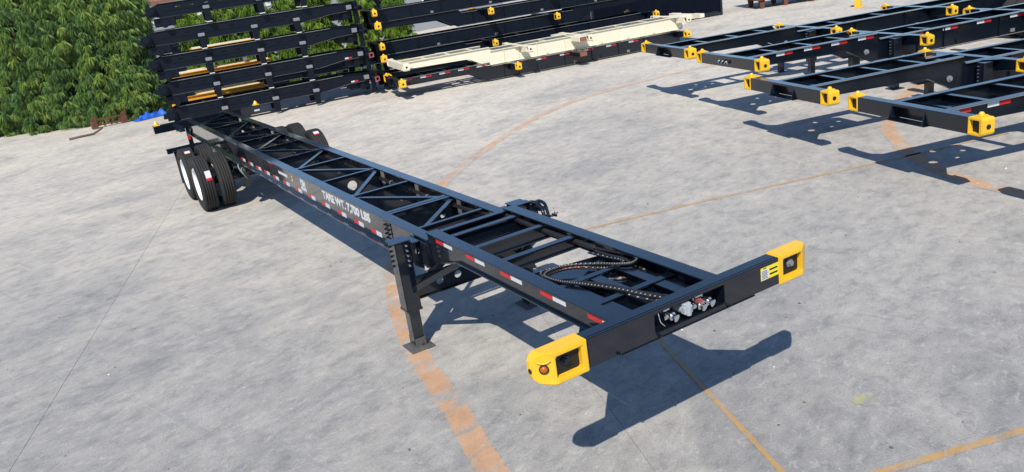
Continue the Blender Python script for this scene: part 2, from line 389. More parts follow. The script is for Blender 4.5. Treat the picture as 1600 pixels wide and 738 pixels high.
# ------------------------------------------------------------------ the long chassis in the foreground
ch = empty('container_chassis', (0, 0, 0), 0, 'long black container chassis with white tare weight lettering, parked alone on the concrete', 'chassis')
ZM, ZMB, ZG = 1.165, .862, 1.245       # main rail top / bottom, gooseneck top
XM, XR = -3.09, -16.02
RAIL = {}
for s in (-1, 1):
    b = MB()
    b.box(XR, XM, s * .474, s * .486, ZMB, ZM - .004)                      # web
    b.box(XR, XM, s * .37, s * .50, ZM - .016, ZM)                         # top flange
    b.box(XR, XM - .6, s * .40, s * .548, ZMB - .016, ZMB)                 # bottom flange
    b.prism([(XM, ZM - .016), (XM, .87), (XM - .30, ZMB + .001), (XM - .6, ZMB + .001), (XM - .6, ZM - .017)], 'y', s * .4865, s * .4915)
    b.box(XM - .005, XM + .004, s * .37, s * .495, .98, ZM - .002)          # end plate
    RAIL[s] = b.build('main_rail', M['black'], ch, .003)
    b = MB()
    prof = [(-.11, ZG - .014), (-.11, 1.105), (-2.45, 1.105), (-2.85, 1.00), (-3.16, .84), (-3.42, .84), (-3.42, ZM - .02), (XM + .02, ZM - .02), (XM + .02, ZG - .014)]
    b.prism(prof, 'y', s * .482, s * .490)
    b.box(XM + .008, -.11, s * .37, s * .50, ZG - .014, ZG)
    b.box(-2.45, -.11, s * .42, s * .518, 1.090, 1.105)
    b.beam((-2.45, s * .472, 1.0975), (-2.86, s * .472, .992), .10, .015); b.beam((-2.86, s * .472, .992), (-3.16, s * .472, .832), .10, .015)
    RAIL[(s, 'g')] = b.build('gooseneck_rail', M['black'], ch, .003)
    xs = -2.88
    for k in range(5): tape_pair(RAIL[(s, 'g')], xs + k * .597, xs + k * .597 + .33, s * .4902, 1.186, 1.220)
    for x0 in (-10.9, -10.36, -9.83, -9.30, -8.78, -8.20, -7.60, -7.0, -6.41, -5.79, -5.21, -4.66):
        tape_pair(RAIL[s], x0, x0 + .31, s * .4865, .902, .955)
    for k in range(5):
        for dx in (0, .075): bolt(RAIL[s], (-4.16 + dx, s * .4925, .90 + .05 * k), (0, s, 0), BOLT_B)
    MB().box(-4.22, -4.02, s * .4865, s * .4922, .875, 1.135).build('bolt_plate', M['black'], RAIL[s])
# cross members and diagonals of the open truss deck
node_x = [-3.54, -4.30, -5.45, -6.58, -7.78, -8.84, -10.11, -11.25, -12.24, -13.8, -14.92]
for k, x in enumerate(node_x):
    b = MB(); w = .05
    b.box(x - w / 2, x + w / 2, -.452, .452, ZM - .022, ZM - .008)
    hol = [circle(0.02, 1.0, .068)] if k == 3 else [circle(.25, .96, .03)]
    b.prism(rect(-.449, .449, .86 if k else .9, ZM - .0225), 'x', x - .004, x + .004, hol)
    b.box(x - w / 2, x + w / 2, -.445, .445, .845, .86)
    b.build('crossmember', M['black'], ch)
b = MB(); b.box(-4.42, -4.35, -.449, .449, ZM - .026, ZM - .01); b.build('crossmember', M['black'], ch)
seq = [(-15.9, 1)] + [(x, -1 if k % 2 == 0 else 1) for k, x in enumerate(reversed(node_x[1:]))] + [(-3.40, 1)]
seq = [(-15.9, .42), (-14.92, -.36), (-13.8, .42), (-12.24, -.36), (-11.25, .42), (-10.11, -.36), (-8.84, .42), (-7.78, -.36), (-6.58, .42), (-5.45, -.36), (-4.30, .42), (-3.50, -.36)]
for (xa, ya), (xb, yb) in zip(seq[:-1], seq[1:]):
    MB().beam((xa, ya, ZM - .042), (xb, yb, ZM - .042), .055, .03).build('diagonal_brace', M['black'], ch)
for x, y in seq[1:-1]:
    sg = 1 if y > 0 else -1
    MB().prism([(x - .16, sg * .36), (x + .16, sg * .36), (x + .06, sg * .27), (x - .06, sg * .27)], 'z', ZM - .027, ZM - .0235).build('gusset_plate', M['black'], ch)
# gooseneck cross members
for x, d in ((-3.06, .22), (-2.82, .16), (-2.35, .11), (-1.86, .09)):
    b = MB(); b.box(x - .035, x + .035, -.449, .449, ZG - .035, ZG - .02); b.box(x - .004, x + .004, -.447, .447, ZG - .035 - d, ZG - .036)
    b.box(x - .035, x + .03, -.447, .447, ZG - .035 - d - .012, ZG - .035 - d); b.build('crossmember', M['black'], ch)
MB().prism([(-2.80, -.445), (-2.40, -.445), (-2.40, .15), (-2.52, .445), (-2.80, .445)], 'z', 1.075, 1.083).build('floor_plate', M['black'], ch)
# coupler plate with ribs
b = MB(); b.prism([(-.112, -.447), (-.112, .447), (-1.55, .447), (-1.72, -.447)], 'z', 1.072, 1.082, [])
plate = b.build('coupler_plate', M['black'], ch); plate.location.z = .018
for y in (-.26, -.02, .24):
    b = MB(); b.box(-1.05, -.115, y - .05, y + .05, 1.155, 1.167); b.box(-1.05, -.115, y - .004, y + .004, 1.083, 1.155); b.build('stiffener', M['black'], plate)
for x in (-.62, -1.07):
    b = MB(); b.box(x - .006, x + .006, -.445, .445, 1.083, 1.15); b.box(x - .03, x + .03, -.445, .445, 1.1675, 1.176); b.build('stiffener', M['black'], plate)
b = MB(); b.beam((-1.42, .40, 1.11), (-1.1, -.1, 1.11), .07, .05); b.beam((-1.46, -.40, 1.11), (-1.12, .02, 1.10), .07, .03); b.build('stiffener', M['black'], plate)
b = MB(); b.cyl((-.9, 0, .985), (-.9, 0, 1.072), .045, 20); b.cyl((-.9, 0, .97), (-.9, 0, .985), .055, 20); b.build('kingpin', M['grey'], plate)
# gussets between gooseneck and bolster ends
for s in (-1, 1):
    b = MB(); b.prism([(-.117, s * .53), (-.117, s * .84), (-.20, s * .84), (-.55, s * .53)], 'z', 1.10, 1.112)
    b.build('gusset_plate', M['black'], ch)
# front bolster
b = MB()
b.prism(rect(-.848, .848, 1.128, 1.33), 'x', -.022, 0, [rect(-.31, .31, 1.165, 1.300)])
b.box(-.115, -.024, -.848, .848, 1.310, 1.33); b.box(-.115, -.024, -.848, .848, 1.128, 1.148)
b.box(-.117, -.108, -.848, .848, 1.149, 1.309)
for s in (-1, 1): b.box(-.107, -.024, s * .318, s * .311, 1.149, 1.309)
b.box(-.107, -.001, -.305, .305, 1.152, 1.163)
b.box(-.118, .006, -.60, .60, 1.118, 1.1275)
bol = b.build('front_bolster', M['black'], ch, .004, 2)
def holder(s):
    y = lambda v: s * v
    prof = [(.851, 1.337), (1.10, 1.337), (1.165, 1.337), (1.20, 1.325), (1.222, 1.285), (1.226, 1.215), (1.212, 1.165), (1.175, 1.125), (1.10, 1.112), (.851, 1.112)]
    b = MB(); b.prism([(y(a), z) for a, z in prof], 'x', -.128, .004, [[(y(a), z) for a, z in rect(.895, 1.088, 1.152, 1.298)]])
    b.v = [(x - max(0, abs(v) - 1.10) / .126 * .085 if x > 0 else x, v, z) for x, v, z in b.v]
    o = b.build('corner_pin_box', M['yellow'], ch, .008, 2)
    b = MB(); b.box(-.122, -.040, y(.8955), y(1.0875), 1.1525, 1.2975)
    b.build('pocket', M['dark_hole'], o)
    b = MB(); b.cyl((-.040, y(1.0), 1.232), (-.012, y(1.0), 1.232), .020, 14); b.cyl((-.040, y(1.0), 1.232), (-.03, y(1.0), 1.232), .034, 6, smooth=False); b.build('locking_pin', M['grey'] if s > 0 else M['black_dusty'], o)
    if s > 0: return o
    sl = .085 / .126; n = Vector((1, y(sl), 0)).normalized(); c = Vector((.004 - (1.158 - 1.10) * sl, y(1.158), 1.232))
    b = MB(); b.cyl(c, c + n * .006, .031, 22); b.build('lamp_grommet', M['rubber'], o)
    b = MB(); b.lathe([(.023, 0), (.021, -.006), (.013, -.010), (0, -.012)], (0, 0, 0), 18); l = b.build('marker_lamp', M['amber'], o)
    l.location = c + n * .0062; l.rotation_euler = (0, 0, math.atan2(n.y, n.x) + R(90))
    u = Vector((-n.y, n.x, 0)); b = MB(); b.tube(spline([c + u * t + n * q + Vector((0, 0, z)) for t, q, z in ((-.048, .003, .055), (-.025, .010, .047), (0, .013, .044), (.025, .010, .047), (.048, .003, .055))], 3), .0035, 6); b.build('lamp_guard', M['yellow'], o)
    b = MB(); b.cyl((-.09, y(1.224), 1.225), (-.09, y(1.2285), 1.225), .016, 14); b.build('side_hole', M['dark_hole'], o)
    return o
holder(-1); holder(1)
# connectors in the recess
def gladhand(y, z, red=False):
    o = empty('air_coupling', (0, 0, 0)); o.parent = bol; o.empty_display_size = .05
    b = MB(); b.cyl((-.10, y, z), (-.035, y, z), .020, 14); b.cyl((-.035, y, z), (-.005, y + .006, z - .004), .030, 16); b.cyl((-.005, y + .006, z - .004), (.022, y + .01, z - .008), .018, 14); b.cyl((.022, y + .01, z - .008), (.030, y + .012, z - .010), .027, 16)
    b.cyl((-.07, y, z), (-.07, y, z + .035), .012, 10); b.box(-.055, -.02, y - .05, y - .02, z - .018, z + .012)
    b.build('coupling_body', M['chrome'], o)
    if red: MB().box(-.035, .005, y - .02, y + .015, z + .022, z + .045).build('red_tag', M['pink_red'], o)
    return o
gladhand(-.16, 1.235); gladhand(.09, 1.225, True); gladhand(.165, 1.230)
b = MB(); b.cyl((-.105, -.03, 1.235), (-.02, -.03, 1.235), .036, 18); b.box(-.02, .018, -.065, .005, 1.212, 1.268); b.box(-.03, .010, -.06, 0, 1.268, 1.285); b.cyl((.012, -.03, 1.205), (.020, -.03, 1.272), .020, 10)
b.build('electric_socket', M['plug'], bol, .004)
b = MB(); b.tube([(-.04, -.245, 1.30), (-.035, -.248, 1.26), (-.03, -.24, 1.21), (-.01, -.22, 1.18)], .005, 6); b.build('hanger_wire', M['chrome'], bol)
b = MB(); b.box(-.02, -.012, -.06+.12, .0+.12, 1.285, 1.294); b.box(-.02, -.012, -.22, -.17, 1.285, 1.294); b.build('name_plate', M['white'], bol)
for y in (-.62, -.28, .34): bolt(bol, (.0005, y, 1.140), (1, 0, 0), BOLT_B)
# sticker
st = MB().box(.0004, .0016, .665, .845, 1.205, 1.300).build('warning_sticker', M['yellow_sticker'], bol)
MB().box(.0017, .0022, .668, .742, 1.209, 1.285).build('white_panel', M['white_tape'], st)
b = MB()
for k in range(6): b.box(.0023, .0028, .674, .674 + (.055 if k % 3 else .06), 1.216 + k * .011, 1.220 + k * .011)
for k in range(2): b.box(.0018, .0026, .752, .752 + .08, 1.228 + k * .034, 1.240 + k * .034)
b.box(.0018, .0026, .69, .72, 1.2885, 1.2945)
b.build('printed_text', M['navy'], st)
# hoses
hz = [(-3.0, .36, 1.17), (-2.4, .36, 1.16), (-1.9, .37, 1.16), (-1.49, .36, 1.18), (-1.30, .38, 1.19), (-1.12, .40, 1.20), (-1.0, .37, 1.205), (-.98, .29, 1.20), (-1.07, .21, 1.195), (-1.2, .13, 1.19),
      (-1.37, -.03, 1.185), (-1.41, -.17, 1.18), (-1.38, -.26, 1.18), (-1.30, -.29, 1.18), (-1.14, -.27, 1.185), (-1.01, -.22, 1.19), (-.86, -.15, 1.19), (-.65, -.07, 1.19), (-.40, -.01, 1.195), (-.115, .05, 1.22)]
P = spline(hz, 26); nP = len(P)
def pat(i, k): return 1 if (i > 110 and i % 4 == 0 and k in (1, 2)) else 0
def hr(i): return .026 if i < 75 else .0125 + .0016 * ((i // 2) % 2)
MB().tube(P, hr, 8, 0, pat).build('air_hose', [M['hose'], M['hose_white']], ch).location.z = .014
hz2 = [(-1.5, .33, 1.165), (-1.3, .33, 1.175), (-1.1, .34, 1.185), (-1.02, .30, 1.18), (-1.08, .24, 1.175), (-1.25, .10, 1.165), (-1.38, -.06, 1.16), (-1.40, -.2, 1.155), (-1.33, -.25, 1.155), (-1.15, -.21, 1.16), (-.9, -.10, 1.18), (-.5, .02, 1.18), (-.115, .12, 1.21)]
P2 = spline(hz2, 24)
MB().tube(P2, lambda i: .013 + .0018 * ((i // 2) % 2), 8, 0, lambda i, k: 1 if (60 < i < 150 and (i // 2) % 3 == 0 and k in (0, 1, 2)) else 0).build('air_hose', [M['hose'], M['red']], ch).location.z = .014
P5 = spline([(a - .05 + .05 * math.sin(k * 1.3), b_ * .86 - .02, c_ - .012) for k, (a, b_, c_) in enumerate(hz[3:-1])] + [(-.115, .10, 1.21)], 20)
MB().tube(P5, lambda i: .010 + .0014 * ((i // 2) % 2), 8, 0, lambda i, k: 1 if (i % 5 == 0 and k in (1, 2)) else 0).build('air_hose', [M['hose'], M['plug']], ch)
P3 = spline([(-1.34, -.11, 1.10), (-1.2, -.05, 1.10), (-1.14, .07, 1.10), (-.99, .22, 1.11), (-.95, .40, 1.12), (-1.3, .40, 1.12)], 20)
MB().tube(P3, lambda i: .014 + .002 * ((i // 2) % 2), 8, 0, lambda i, k: 1 if ((i // 2) % 4 == 0 and k in (0, 1, 2)) else 0).build('air_hose', [M['hose'], M['grey']], ch)
P4 = spline([(-15.5, .36, 1.04), (-12, .36, 1.03), (-9, .37, 1.05), (-6.5, .37, 1.04), (-4.4, .37, 1.06), (-3.0, .36, 1.14)], 12)
MB().tube(P4, .022, 8).build('air_hose', M['hose'], ch)
for x in (-14.2, -12.8, -10.6, -9.3, -8.2, -7.1, -6.0, -4.9): MB().lathe([(.03, -.012), (.034, 0), (.03, .012)], (0, 0, 0), 12).build('hose_clip', M['grey'], ch).matrix_local = Matrix.Translation((x, .365, 1.042)) @ Matrix.Rotation(R(90), 4, 'Z')
# landing legs
for s in (-1, 1):
    xc, yc = -3.345, s * .685
    b = MB(); b.box(xc - .085, xc + .085, yc - .08, yc + .08, .43, 1.155); lg = b.build('landing_leg', M['black'], ch, .008, 2)
    b = MB(); b.box(xc - .062, xc + .062, yc - .058, yc + .058, .055, .43); b.build('inner_tube', M['black'], lg, .006)
    b = MB(); b.box(xc - .09, xc + .09, yc - .085, yc + .085, .425, .445); b.build('collar', M['black'], lg)
    b = MB()
    t = [(xc - .062, yc - .06), (xc + .062, yc - .06), (xc + .062, yc + .06), (xc - .062, yc + .06)]
    for sx in (-1, 1): b.box(xc + sx * .075 - .008, xc + sx * .075 + .008, yc - .055, yc + .055, .022, .125)
    b.cyl((xc - .105, yc, .085), (xc + .105, yc, .085), .016, 10); b.build('foot_pin', M['foot'], lg)
    b = MB(); q = .13; q2 = .085
    v = [(xc + i * q, yc + j * q, .004) for i, j in ((-1, -1), (1, -1), (1, 1), (-1, 1))] + [(xc + i * q, yc + j * q, .016) for i, j in ((-1, -1), (1, -1), (1, 1), (-1, 1))] + [(xc + i * q2, yc + j * q2, .034) for i, j in ((-1, -1), (1, -1), (1, 1), (-1, 1))]
    b.add(v, [(3, 2, 1, 0), (8, 9, 10, 11)] + [(a, (a + 1) % 4, 4 + (a + 1) % 4, 4 + a) for a in range(4)] + [(4 + a, 4 + (a + 1) % 4, 8 + (a + 1) % 4, 8 + a) for a in range(4)])
    b.build('foot', M['foot'], lg, .004)
    for k in range(5): bolt(lg, (xc + .0852, yc + s * -.035, 1.115 - .052 * k), (1, 0, 0), BOLT_Z)
    for k in range(5): bolt(lg, (xc - .045, yc + s * .0805, 1.11 - .052 * k), (0, s, 0), BOLT_B)
    # bracket to the rail
    b = MB(); b.box(xc - .10, xc + .14, s * .503, s * .60, 1.128, 1.140); b.box(xc - .10, xc + .10, s * .60, s * .79, 1.157, 1.167)
    b.prism([(s * .503, 1.127), (s * .603, 1.127), (s * .603, .90), (s * .503, .82)], 'x', xc + .088, xc + .10, [circle(s * .552, 1.03, .026)])
    b.prism([(s * .503, 1.127), (s * .603, 1.127), (s * .603, .90), (s * .503, .82)], 'x', xc - .098, xc - .087)
    b.build('leg_bracket', M['black'], ch, .003)
    b = MB(); b.box(xc + .16, xc + .30, s * .493, s * .53, .90, 1.14); b.build('stiffener', M['black'], ch)
    # diagonal stay up to the gooseneck
    b = MB(); b.beam((xc + .03, s * .66, .62), (-2.55, s * .40, 1.05), .055, .055); b.build('leg_stay', M['black'], ch)
    b = MB(); b.beam((xc, s * .60, .60), (xc, s * .20, .84), .05, .06); b.build('leg_stay', M['black'], ch)
b = MB(); b.prism(rect(-.60, .60, .52, .72), 'x', -3.35, -3.338, [circle(-.33, .62, .04), circle(-.12, .62, .04), circle(.12, .62, .04), circle(.33, .62, .04)])
b.box(-3.375, -3.313, -.60, .60, .721, .733); b.box(-3.375, -3.313, -.60, .60, .507, .519); b.build('leg_crossbrace', M['black'], ch)
# crank gearbox with folded handle on the far leg
b = MB(); b.box(-3.45, -3.22, .77, .87, .95, 1.165); b.cyl((-3.26, .82, 1.12), (-3.05, .82, 1.15), .03, 12); gb = b.build('crank_gearbox', M['black'], ch, .012, 2); gb.location.z = -.03
b = MB(); b.tube(spline([(-3.34, .78, 1.14), (-3.20, .78, 1.205), (-3.06, .78, 1.21), (-2.98, .77, 1.16), (-2.93, .76, 1.08)], 8), .020, 8); b.tube(spline([(-3.30, .83, 1.13), (-3.14, .83, 1.215), (-3.02, .83, 1.205), (-2.95, .81, 1.14), (-2.90, .79, 1.08)], 8), .018, 8); b.build('crank_handle', M['black'], gb)
b = MB()
for k in range(7):
    t = k * .9; b.beam((-2.84, .80, 1.12), (-2.82 + .03 * math.cos(t), .82 + .02 * math.sin(t * 1.7), 1.135 + .025 * math.sin(t)), .012, .009)
b.tube([(-2.98, .78, 1.10), (-2.90, .79, 1.11), (-2.84, .80, 1.12)], .012, 6); b.build('tie_end', M['hose'], gb)
b = MB(); b.cyl((-3.345, -.60, 1.06), (-3.345, .77, 1.06), .022, 12); b.build('cross_shaft', M['grey'], ch)
# rear bolster, bumper
b = MB(); b.box(-16.10, -15.93, -1.22, 1.22, .995, 1.168); b.box(-16.10, -15.93, -.36, .36, 1.169, 1.18); rb = b.build('rear_bolster', M['black'], ch, .006)
for s in (-1, 1):
    b = MB(); b.box(-16.105, -15.925, s * 1.07, s * 1.20, 1.1685, 1.182); b.cyl((-16.015, s * 1.135, 1.18), (-16.015, s * 1.135, 1.205), .05, 14); b.cyl((-16.015, s * 1.135, 1.205), (-16.015, s * 1.135, 1.265), .052, 10, .02)
    b.build('twist_lock', M['yellow'], rb)
    if s > 0: MB().box(-15.9285, -15.926, s * 1.05, s * 1.18, 1.03, 1.07).build('name_plate', M['white_tape'], rb)
    b = MB(); b.box(-16.03, -15.95, s * .46, s * .56, .60, .995); b.prism([(-15.93, .995), (-15.55, .995), (-15.93, .72)], 'y', s * .50, s * .512); b.build('bumper_post', M['black'], ch)
    MB().box(-15.949, -15.946, s * .47, s * .55, .72, .82).build('reflector_strip', M['red'], ch)
b = MB(); b.box(-16.06, -15.94, -1.08, 1.08, .49, .598); b.build('rear_bumper', M['black'], ch, .006)
# running gear
XA = [-11.66, -12.91]
for s in (-1, 1):
    b = MB(); b.box(-14.3, -10.7, s * .39, s * .51, .70, .783); bf = b.build('bogie_frame', M['black'], ch, .004)
    for x in (-11.02, -12.285, -13.55):
        b = MB(); b.prism([(x - .16, .699), (x + .16, .699), (x + .07, .40), (x - .07, .40)], 'y', s * .43, s * .52); b.build('spring_hanger', M['black'], bf)
    for x in XA:
        b = MB()
        for k in range(4):
            n = 8; L = .54 - .06 * k; pts = [(x - L + 2 * L * i / n, s * .475, .585 - .02 * k + .03 * (1 - (2 * i / n - 1) ** 2) * -1) for i in range(n + 1)]
            for p, q in zip(pts[:-1], pts[1:]): b.beam(p, q, .075, .017)
        b.box(x - .05, x + .05, s * .42, s * .53, .43, .63); b.build('leaf_spring', M['black'], bf)
        b = MB(); b.cyl((x + .20, s * .36, .62), (x + .36, s * .36, .66), .075, 16); b.cyl((x + .11, s * .36, .60), (x + .20, s * .36, .62), .06, 16); b.build('brake_chamber', M['black_dusty'], bf)
        for k, (y, f) in enumerate(((1.105, s), (.77, -s))): wheel(ch, x, s * y, s if k == 0 else -s, spin=.4 * k + x)
        b = MB(); b.box(x - .02, x + .02, s * 1.0, s * 1.2, 1.0, 1.002)
for x in XA:
    MB().cyl((x, -1.0, .51), (x, 1.0, .51), .065, 16).build('axle', M['black_dusty'], ch)
b = MB(); b.cyl((-10.9, -.20, .66), (-10.1, -.20, .66), .12, 20); tk = b.build('air_tank', M['black'], ch)
b = MB(); b.tube(spline([(-11.1, -.40, .85), (-11.0, -.55, .80), (-10.95, -.50, .62), (-11.1, -.42, .52), (-11.3, -.40, .60)], 8), .014, 8); b.tube(spline([(-11.0, -.38, .80), (-10.85, -.54, .74), (-10.9, -.46, .55), (-11.2, -.36, .50)], 8), .012, 8); b.build('brake_hose', [M['grey']], ch)
for s in (-1, 1):
    MB().box(-13.62, -13.605, s * .66, s * 1.22, .22, .84).build('mud_flap', M['rubber'], ch)
    MB().beam((-13.60, s * .50, .86), (-13.60, s * 1.23, .86), .05, .05).build('flap_bracket', M['black'], ch)
# paper labels on the treads
def tyre_label(x, y, ang, w=.16, h=.10):
    b = MB(); n = 4; r = .513
    for part, mt in ((0, 0), (1, 1)):
        a0, a1 = (ang - h / r * .5, ang + h / r * .9) if part == 0 else (ang - h / r * 1.0, ang - h / r * .5)
        v = []
        for i in range(n + 1):
            a = a0 + (a1 - a0) * i / n
            for yy in (-w / 2, w / 2): v.append((x + r * math.cos(a), y + yy, .51 + r * math.sin(a)))
        b.add(v, [(2 * i, 2 * i + 1, 2 * i + 3, 2 * i + 2) for i in range(n)], mt)
    b.build('paper_label', [M['white_tape'], M['red']], ch)
tyre_label(XA[0], -1.06, R(24), .095, .095); tyre_label(XA[1], -1.10, R(62), .10, .05); tyre_label(XA[0], 1.10, R(65), .10, .06)
# lettering on the rail
def text(name, s, x, z, size, mat, parent, y=-.4875, sx=1.0, bold=.0, ext=.0015):
    cu = bpy.data.curves.new(name, 'FONT'); cu.body = s; cu.size = size; cu.extrude = ext; cu.offset = bold; cu.resolution_u = 3
    o = bpy.data.objects.new(name, cu); COL.objects.link(o); bpy.context.view_layer.update()
    me = bpy.data.meshes.new_from_object(o.evaluated_get(bpy.context.evaluated_depsgraph_get()))
    bpy.data.objects.remove(o); me.materials.clear(); me.materials.append(mat)
    o = link(name, me, parent); o.matrix_local = Matrix.Translation((x, y, z)) @ Matrix.Rotation(R(90), 4, 'X') @ Matrix.Diagonal((sx, 1, 1, 1)); return o, me
o, me = text('lettering', 'TARE WT. 7,700 LBS', -6.29, 1.018, .145, M['white_tape'], RAIL[-1], bold=.0055)
wdt = max(v.co.x for v in me.vertices); o.scale = (1.66 / wdt, 1, 1)
b = MB(); Y0, Y1 = -.4865, -.489
for poly in ([(-7.24, 1.148), (-7.20, 1.135), (-7.17, 1.075), (-7.21, 1.03), (-7.25, 1.05)], [(-7.215, 1.06), (-7.165, 1.11), (-7.12, 1.138), (-7.10, 1.09), (-7.07, 1.05), (-7.10, 1.03), (-7.19, 1.02)],
             [(-7.06, 1.11), (-7.035, 1.095), (-7.045, 1.03), (-7.08, 1.015), (-7.085, 1.04)]): b.prism(poly, 'y', Y0, Y1)
b.box(-7.27, -7.02, Y0, Y1, .985, 1.012); b.box(-7.25, -7.03, Y0, Y1, .968, .98); b.build('emblem', M['white_tape'], RAIL[-1])
b = MB()
for k in range(11): b.box(-8.37 + .043 * k, -8.337 + .043 * k, Y0, Y1, 1.035 - .0 * k, 1.078)
b.build('small_decal', M['white_tape'], RAIL[-1])['kind'] = 'stuff'
b = MB(); b.prism([(-7.70, 1.085), (-7.66, 1.11), (-7.62, 1.085), (-7.66, 1.065)], 'y', Y0, Y1); b.box(-7.69, -7.65, Y0, Y1, 1.02, 1.055, 1); b.build('small_decal', [M['orange_yellow'], M['white_tape']], RAIL[-1])

# ------------------------------------------------------------------ generic 40-foot gooseneck chassis (local: front at x=0, main rail bottom z=0)
D = .44
CACHE = {}
def corner(parent, x, s, z0, z1, w, mat, knob=True, y0=1.0, key='c'):
    """Yellow locking box at a bolster end: open front, round side hole, knob on top."""
    k = (key, s, round(z1 - z0, 3), w, mat, knob)
    if k not in CACHE:
        h = z1 - z0; L = .22
        b = MB(); b.prism([(s * a, z) for a, z in ((0, 0), (L - .03, 0), (L, .03), (L, h - .02), (L - .02, h), (0, h))], 'x', -w, 0, [[(s * a, z) for a, z in rect(.03, L - .05, .035, h - .035)]])
        body = b.mesh('corner_box', [M[mat]], .008, 2)
        pk = MB().box(-w + .004, -.05, s * .032, s * (L - .052), .037, h - .037).mesh('pocket', [M['dark_hole']])
        hole = MB().cyl((-w / 2, s * (L + .0005), h * .5), (-w / 2, s * (L + .004), h * .5), .032, 14).mesh('side_hole', [M['dark_hole']])
        kb = None
        if knob:
            q = MB(); q.box(-w / 2 - .06, -w / 2 + .06, s * (L / 2 - .045), s * (L / 2 + .045), h + .0005, h + .018); q.cyl((-w / 2, s * L / 2, h + .018), (-w / 2, s * L / 2, h + .034), .034, 14); q.cyl((-w / 2, s * L / 2, h + .034), (-w / 2, s * L / 2, h + .056), .034, 14, .020)
            kb = q.mesh('twist_lock', [M[mat]])
        CACHE[k] = (body, pk, hole, kb)
    body, pk, hole, kb = CACHE[k]
    o = link('corner_box', body, parent); o.location = (x, s * y0, z0)
    link('pocket', pk, o); link('side_hole', hole, o)
    if kb: link('twist_lock', kb, o)
    return o
def cached(key, fn):
    if key not in CACHE: CACHE[key] = fn()
    return CACHE[key]
def std_chassis(label, loc, rz, L=12.1, gl=3.2, paintm='black_dusty', lock='yellow', mids=(4.0, 7.2), legs=0.0, tapes=True, group=None, recess=True, wheels=False, knobs=True, tape_sides=(-1, 1), name='stacked_chassis', brown=False, tail=0.0):
    root = empty(name, loc, rz, label, 'chassis', group); mt = M[paintm]; kk = (L, gl, paintm)
    for s in (-1, 1):
        def mk():
            b = MB(); g = -gl
            prof = [(-.15, D + .105), (-.15, D - .075), (g + .75, D - .12), (g + .15, 0.012), (-L, 0.012), (-L, D - .012), (g - .05, D - .012), (g + .05, D + .105)]
            b.prism(prof, 'y', s * .448, s * .460)
            b.box(g + .02, -.15, s * .39, s * .50, D + .106, D + .12); b.box(-L, g - .0, s * .39, s * .50, D - .012, D)
            b.box(g + .04, -.16, s * .4995, s * .503, D + .106, D + .117, 1); b.box(-L + .02, g - .02, s * .4995, s * .503, D - .014, D - .002, 1)  # pale strips paint a sun glint on the top flange edges
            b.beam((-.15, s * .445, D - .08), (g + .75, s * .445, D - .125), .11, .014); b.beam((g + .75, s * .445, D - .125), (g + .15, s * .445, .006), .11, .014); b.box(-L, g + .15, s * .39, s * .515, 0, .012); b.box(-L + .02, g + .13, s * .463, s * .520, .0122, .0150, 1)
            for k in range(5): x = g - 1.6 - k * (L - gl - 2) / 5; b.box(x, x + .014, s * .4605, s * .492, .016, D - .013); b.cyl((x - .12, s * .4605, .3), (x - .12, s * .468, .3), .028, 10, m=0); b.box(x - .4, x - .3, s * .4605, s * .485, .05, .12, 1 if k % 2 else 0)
            for x in (g - .45, g - .95): b.box(x, x + .012, s * .461, s * .495, .013, D - .013)
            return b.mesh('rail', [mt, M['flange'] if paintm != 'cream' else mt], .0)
        rail = link('rail', cached(('rail', s) + kk, mk), root)
        if tapes and s in tape_sides:
            def tp(m_): return cached(('tp', s, m_), lambda: MB().box(0, .18, s * .461, s * .465, 0, .055).mesh('reflector_strip', [M[m_]]))
            xs = [-.38 - .62 * k for k in range(5)] + [-gl - .9 - .85 * k for k in range(int((L - gl - 1.2) / .85))]
            for x in xs:
                z = D + .035 if x > -gl else D - .09
                for dx, m_ in ((0, 'white_tape'), (-.182, 'red')) if s > 0 else ((0, 'red'), (-.182, 'white_tape')):
                    o = link('reflector_strip', tp(m_), rail); o.location = (x + dx, 0, z)
    cmx = [-.95, -1.75, -2.5] + [-gl - .15 - k * (L - gl - .3) / 7 for k in range(8)]
    for x in cmx:
        top = D + .10 if x > -gl else D - .02
        dep = .12 if x > -gl else .26
        def mk():
            b = MB(); b.box(-.04, .04, -.447, .447, -.012, 0); b.box(-.004, .004, -.446, .446, -dep, -.0125); b.box(-.04, .04, -.446, .446, -dep - .012, -dep - .0005); return b.mesh('crossmember', [mt])
        o = link('crossmember', cached(('cm', dep, paintm), mk), root); o.location = (x, 0, top)
    def mkfloor():
        b = MB(); b.prism([(-.152, -.445), (-.152, .445), (-1.15, .445), (-1.4, .25), (-1.4, -.25), (-1.15, -.445)], 'z', D - .06, D - .05, [circle(-.9, .25, .05), circle(-.9, -.25, .05), circle(-.5, .2, .06), circle(-1.2, 0, .04)])
        b.box(-1.1, -.2, -.03, .03, D - .049, D + .02); b.box(-.62, -.56, -.44, .44, D - .049, D + .03); return b.mesh('coupler_plate', [mt])
    link('coupler_plate', cached(('floor', paintm), mkfloor), root)
    # front bolster
    z0, z1 = D - .065, D + .145
    def mkb():
        b = MB()
        if recess:
            b.prism([(-1.0, z0), (-.30, z0), (-.30, z1 - .035), (.30, z1 - .035), (.30, z0), (1.0, z0), (1.0, z1), (-1.0, z1)], 'x', -.15, 0)
            b.box(-.148, -.12, -.299, .299, z0, z1 - .036); b.box(-.119, .06, -.36, .36, z0 - .012, z0 - .001)
            for s in (-1, 1): b.prism([(.001, z0), (.06, z0), (.001, z1 - .03)], 'y', s * .30, s * .312)
        else: b.box(-.15, 0, -1.0, 1.0, z0, z1)
        for s in (-1, 1): b.prism([(-.151, s * .50), (-.151, s * .85), (-.45, s * .505)], 'z', z0 + .01, z0 + .022)
        return b.mesh('front_bolster', [mt], .005)
    bo = link('front_bolster', cached(('fb', recess, paintm), mkb), root)
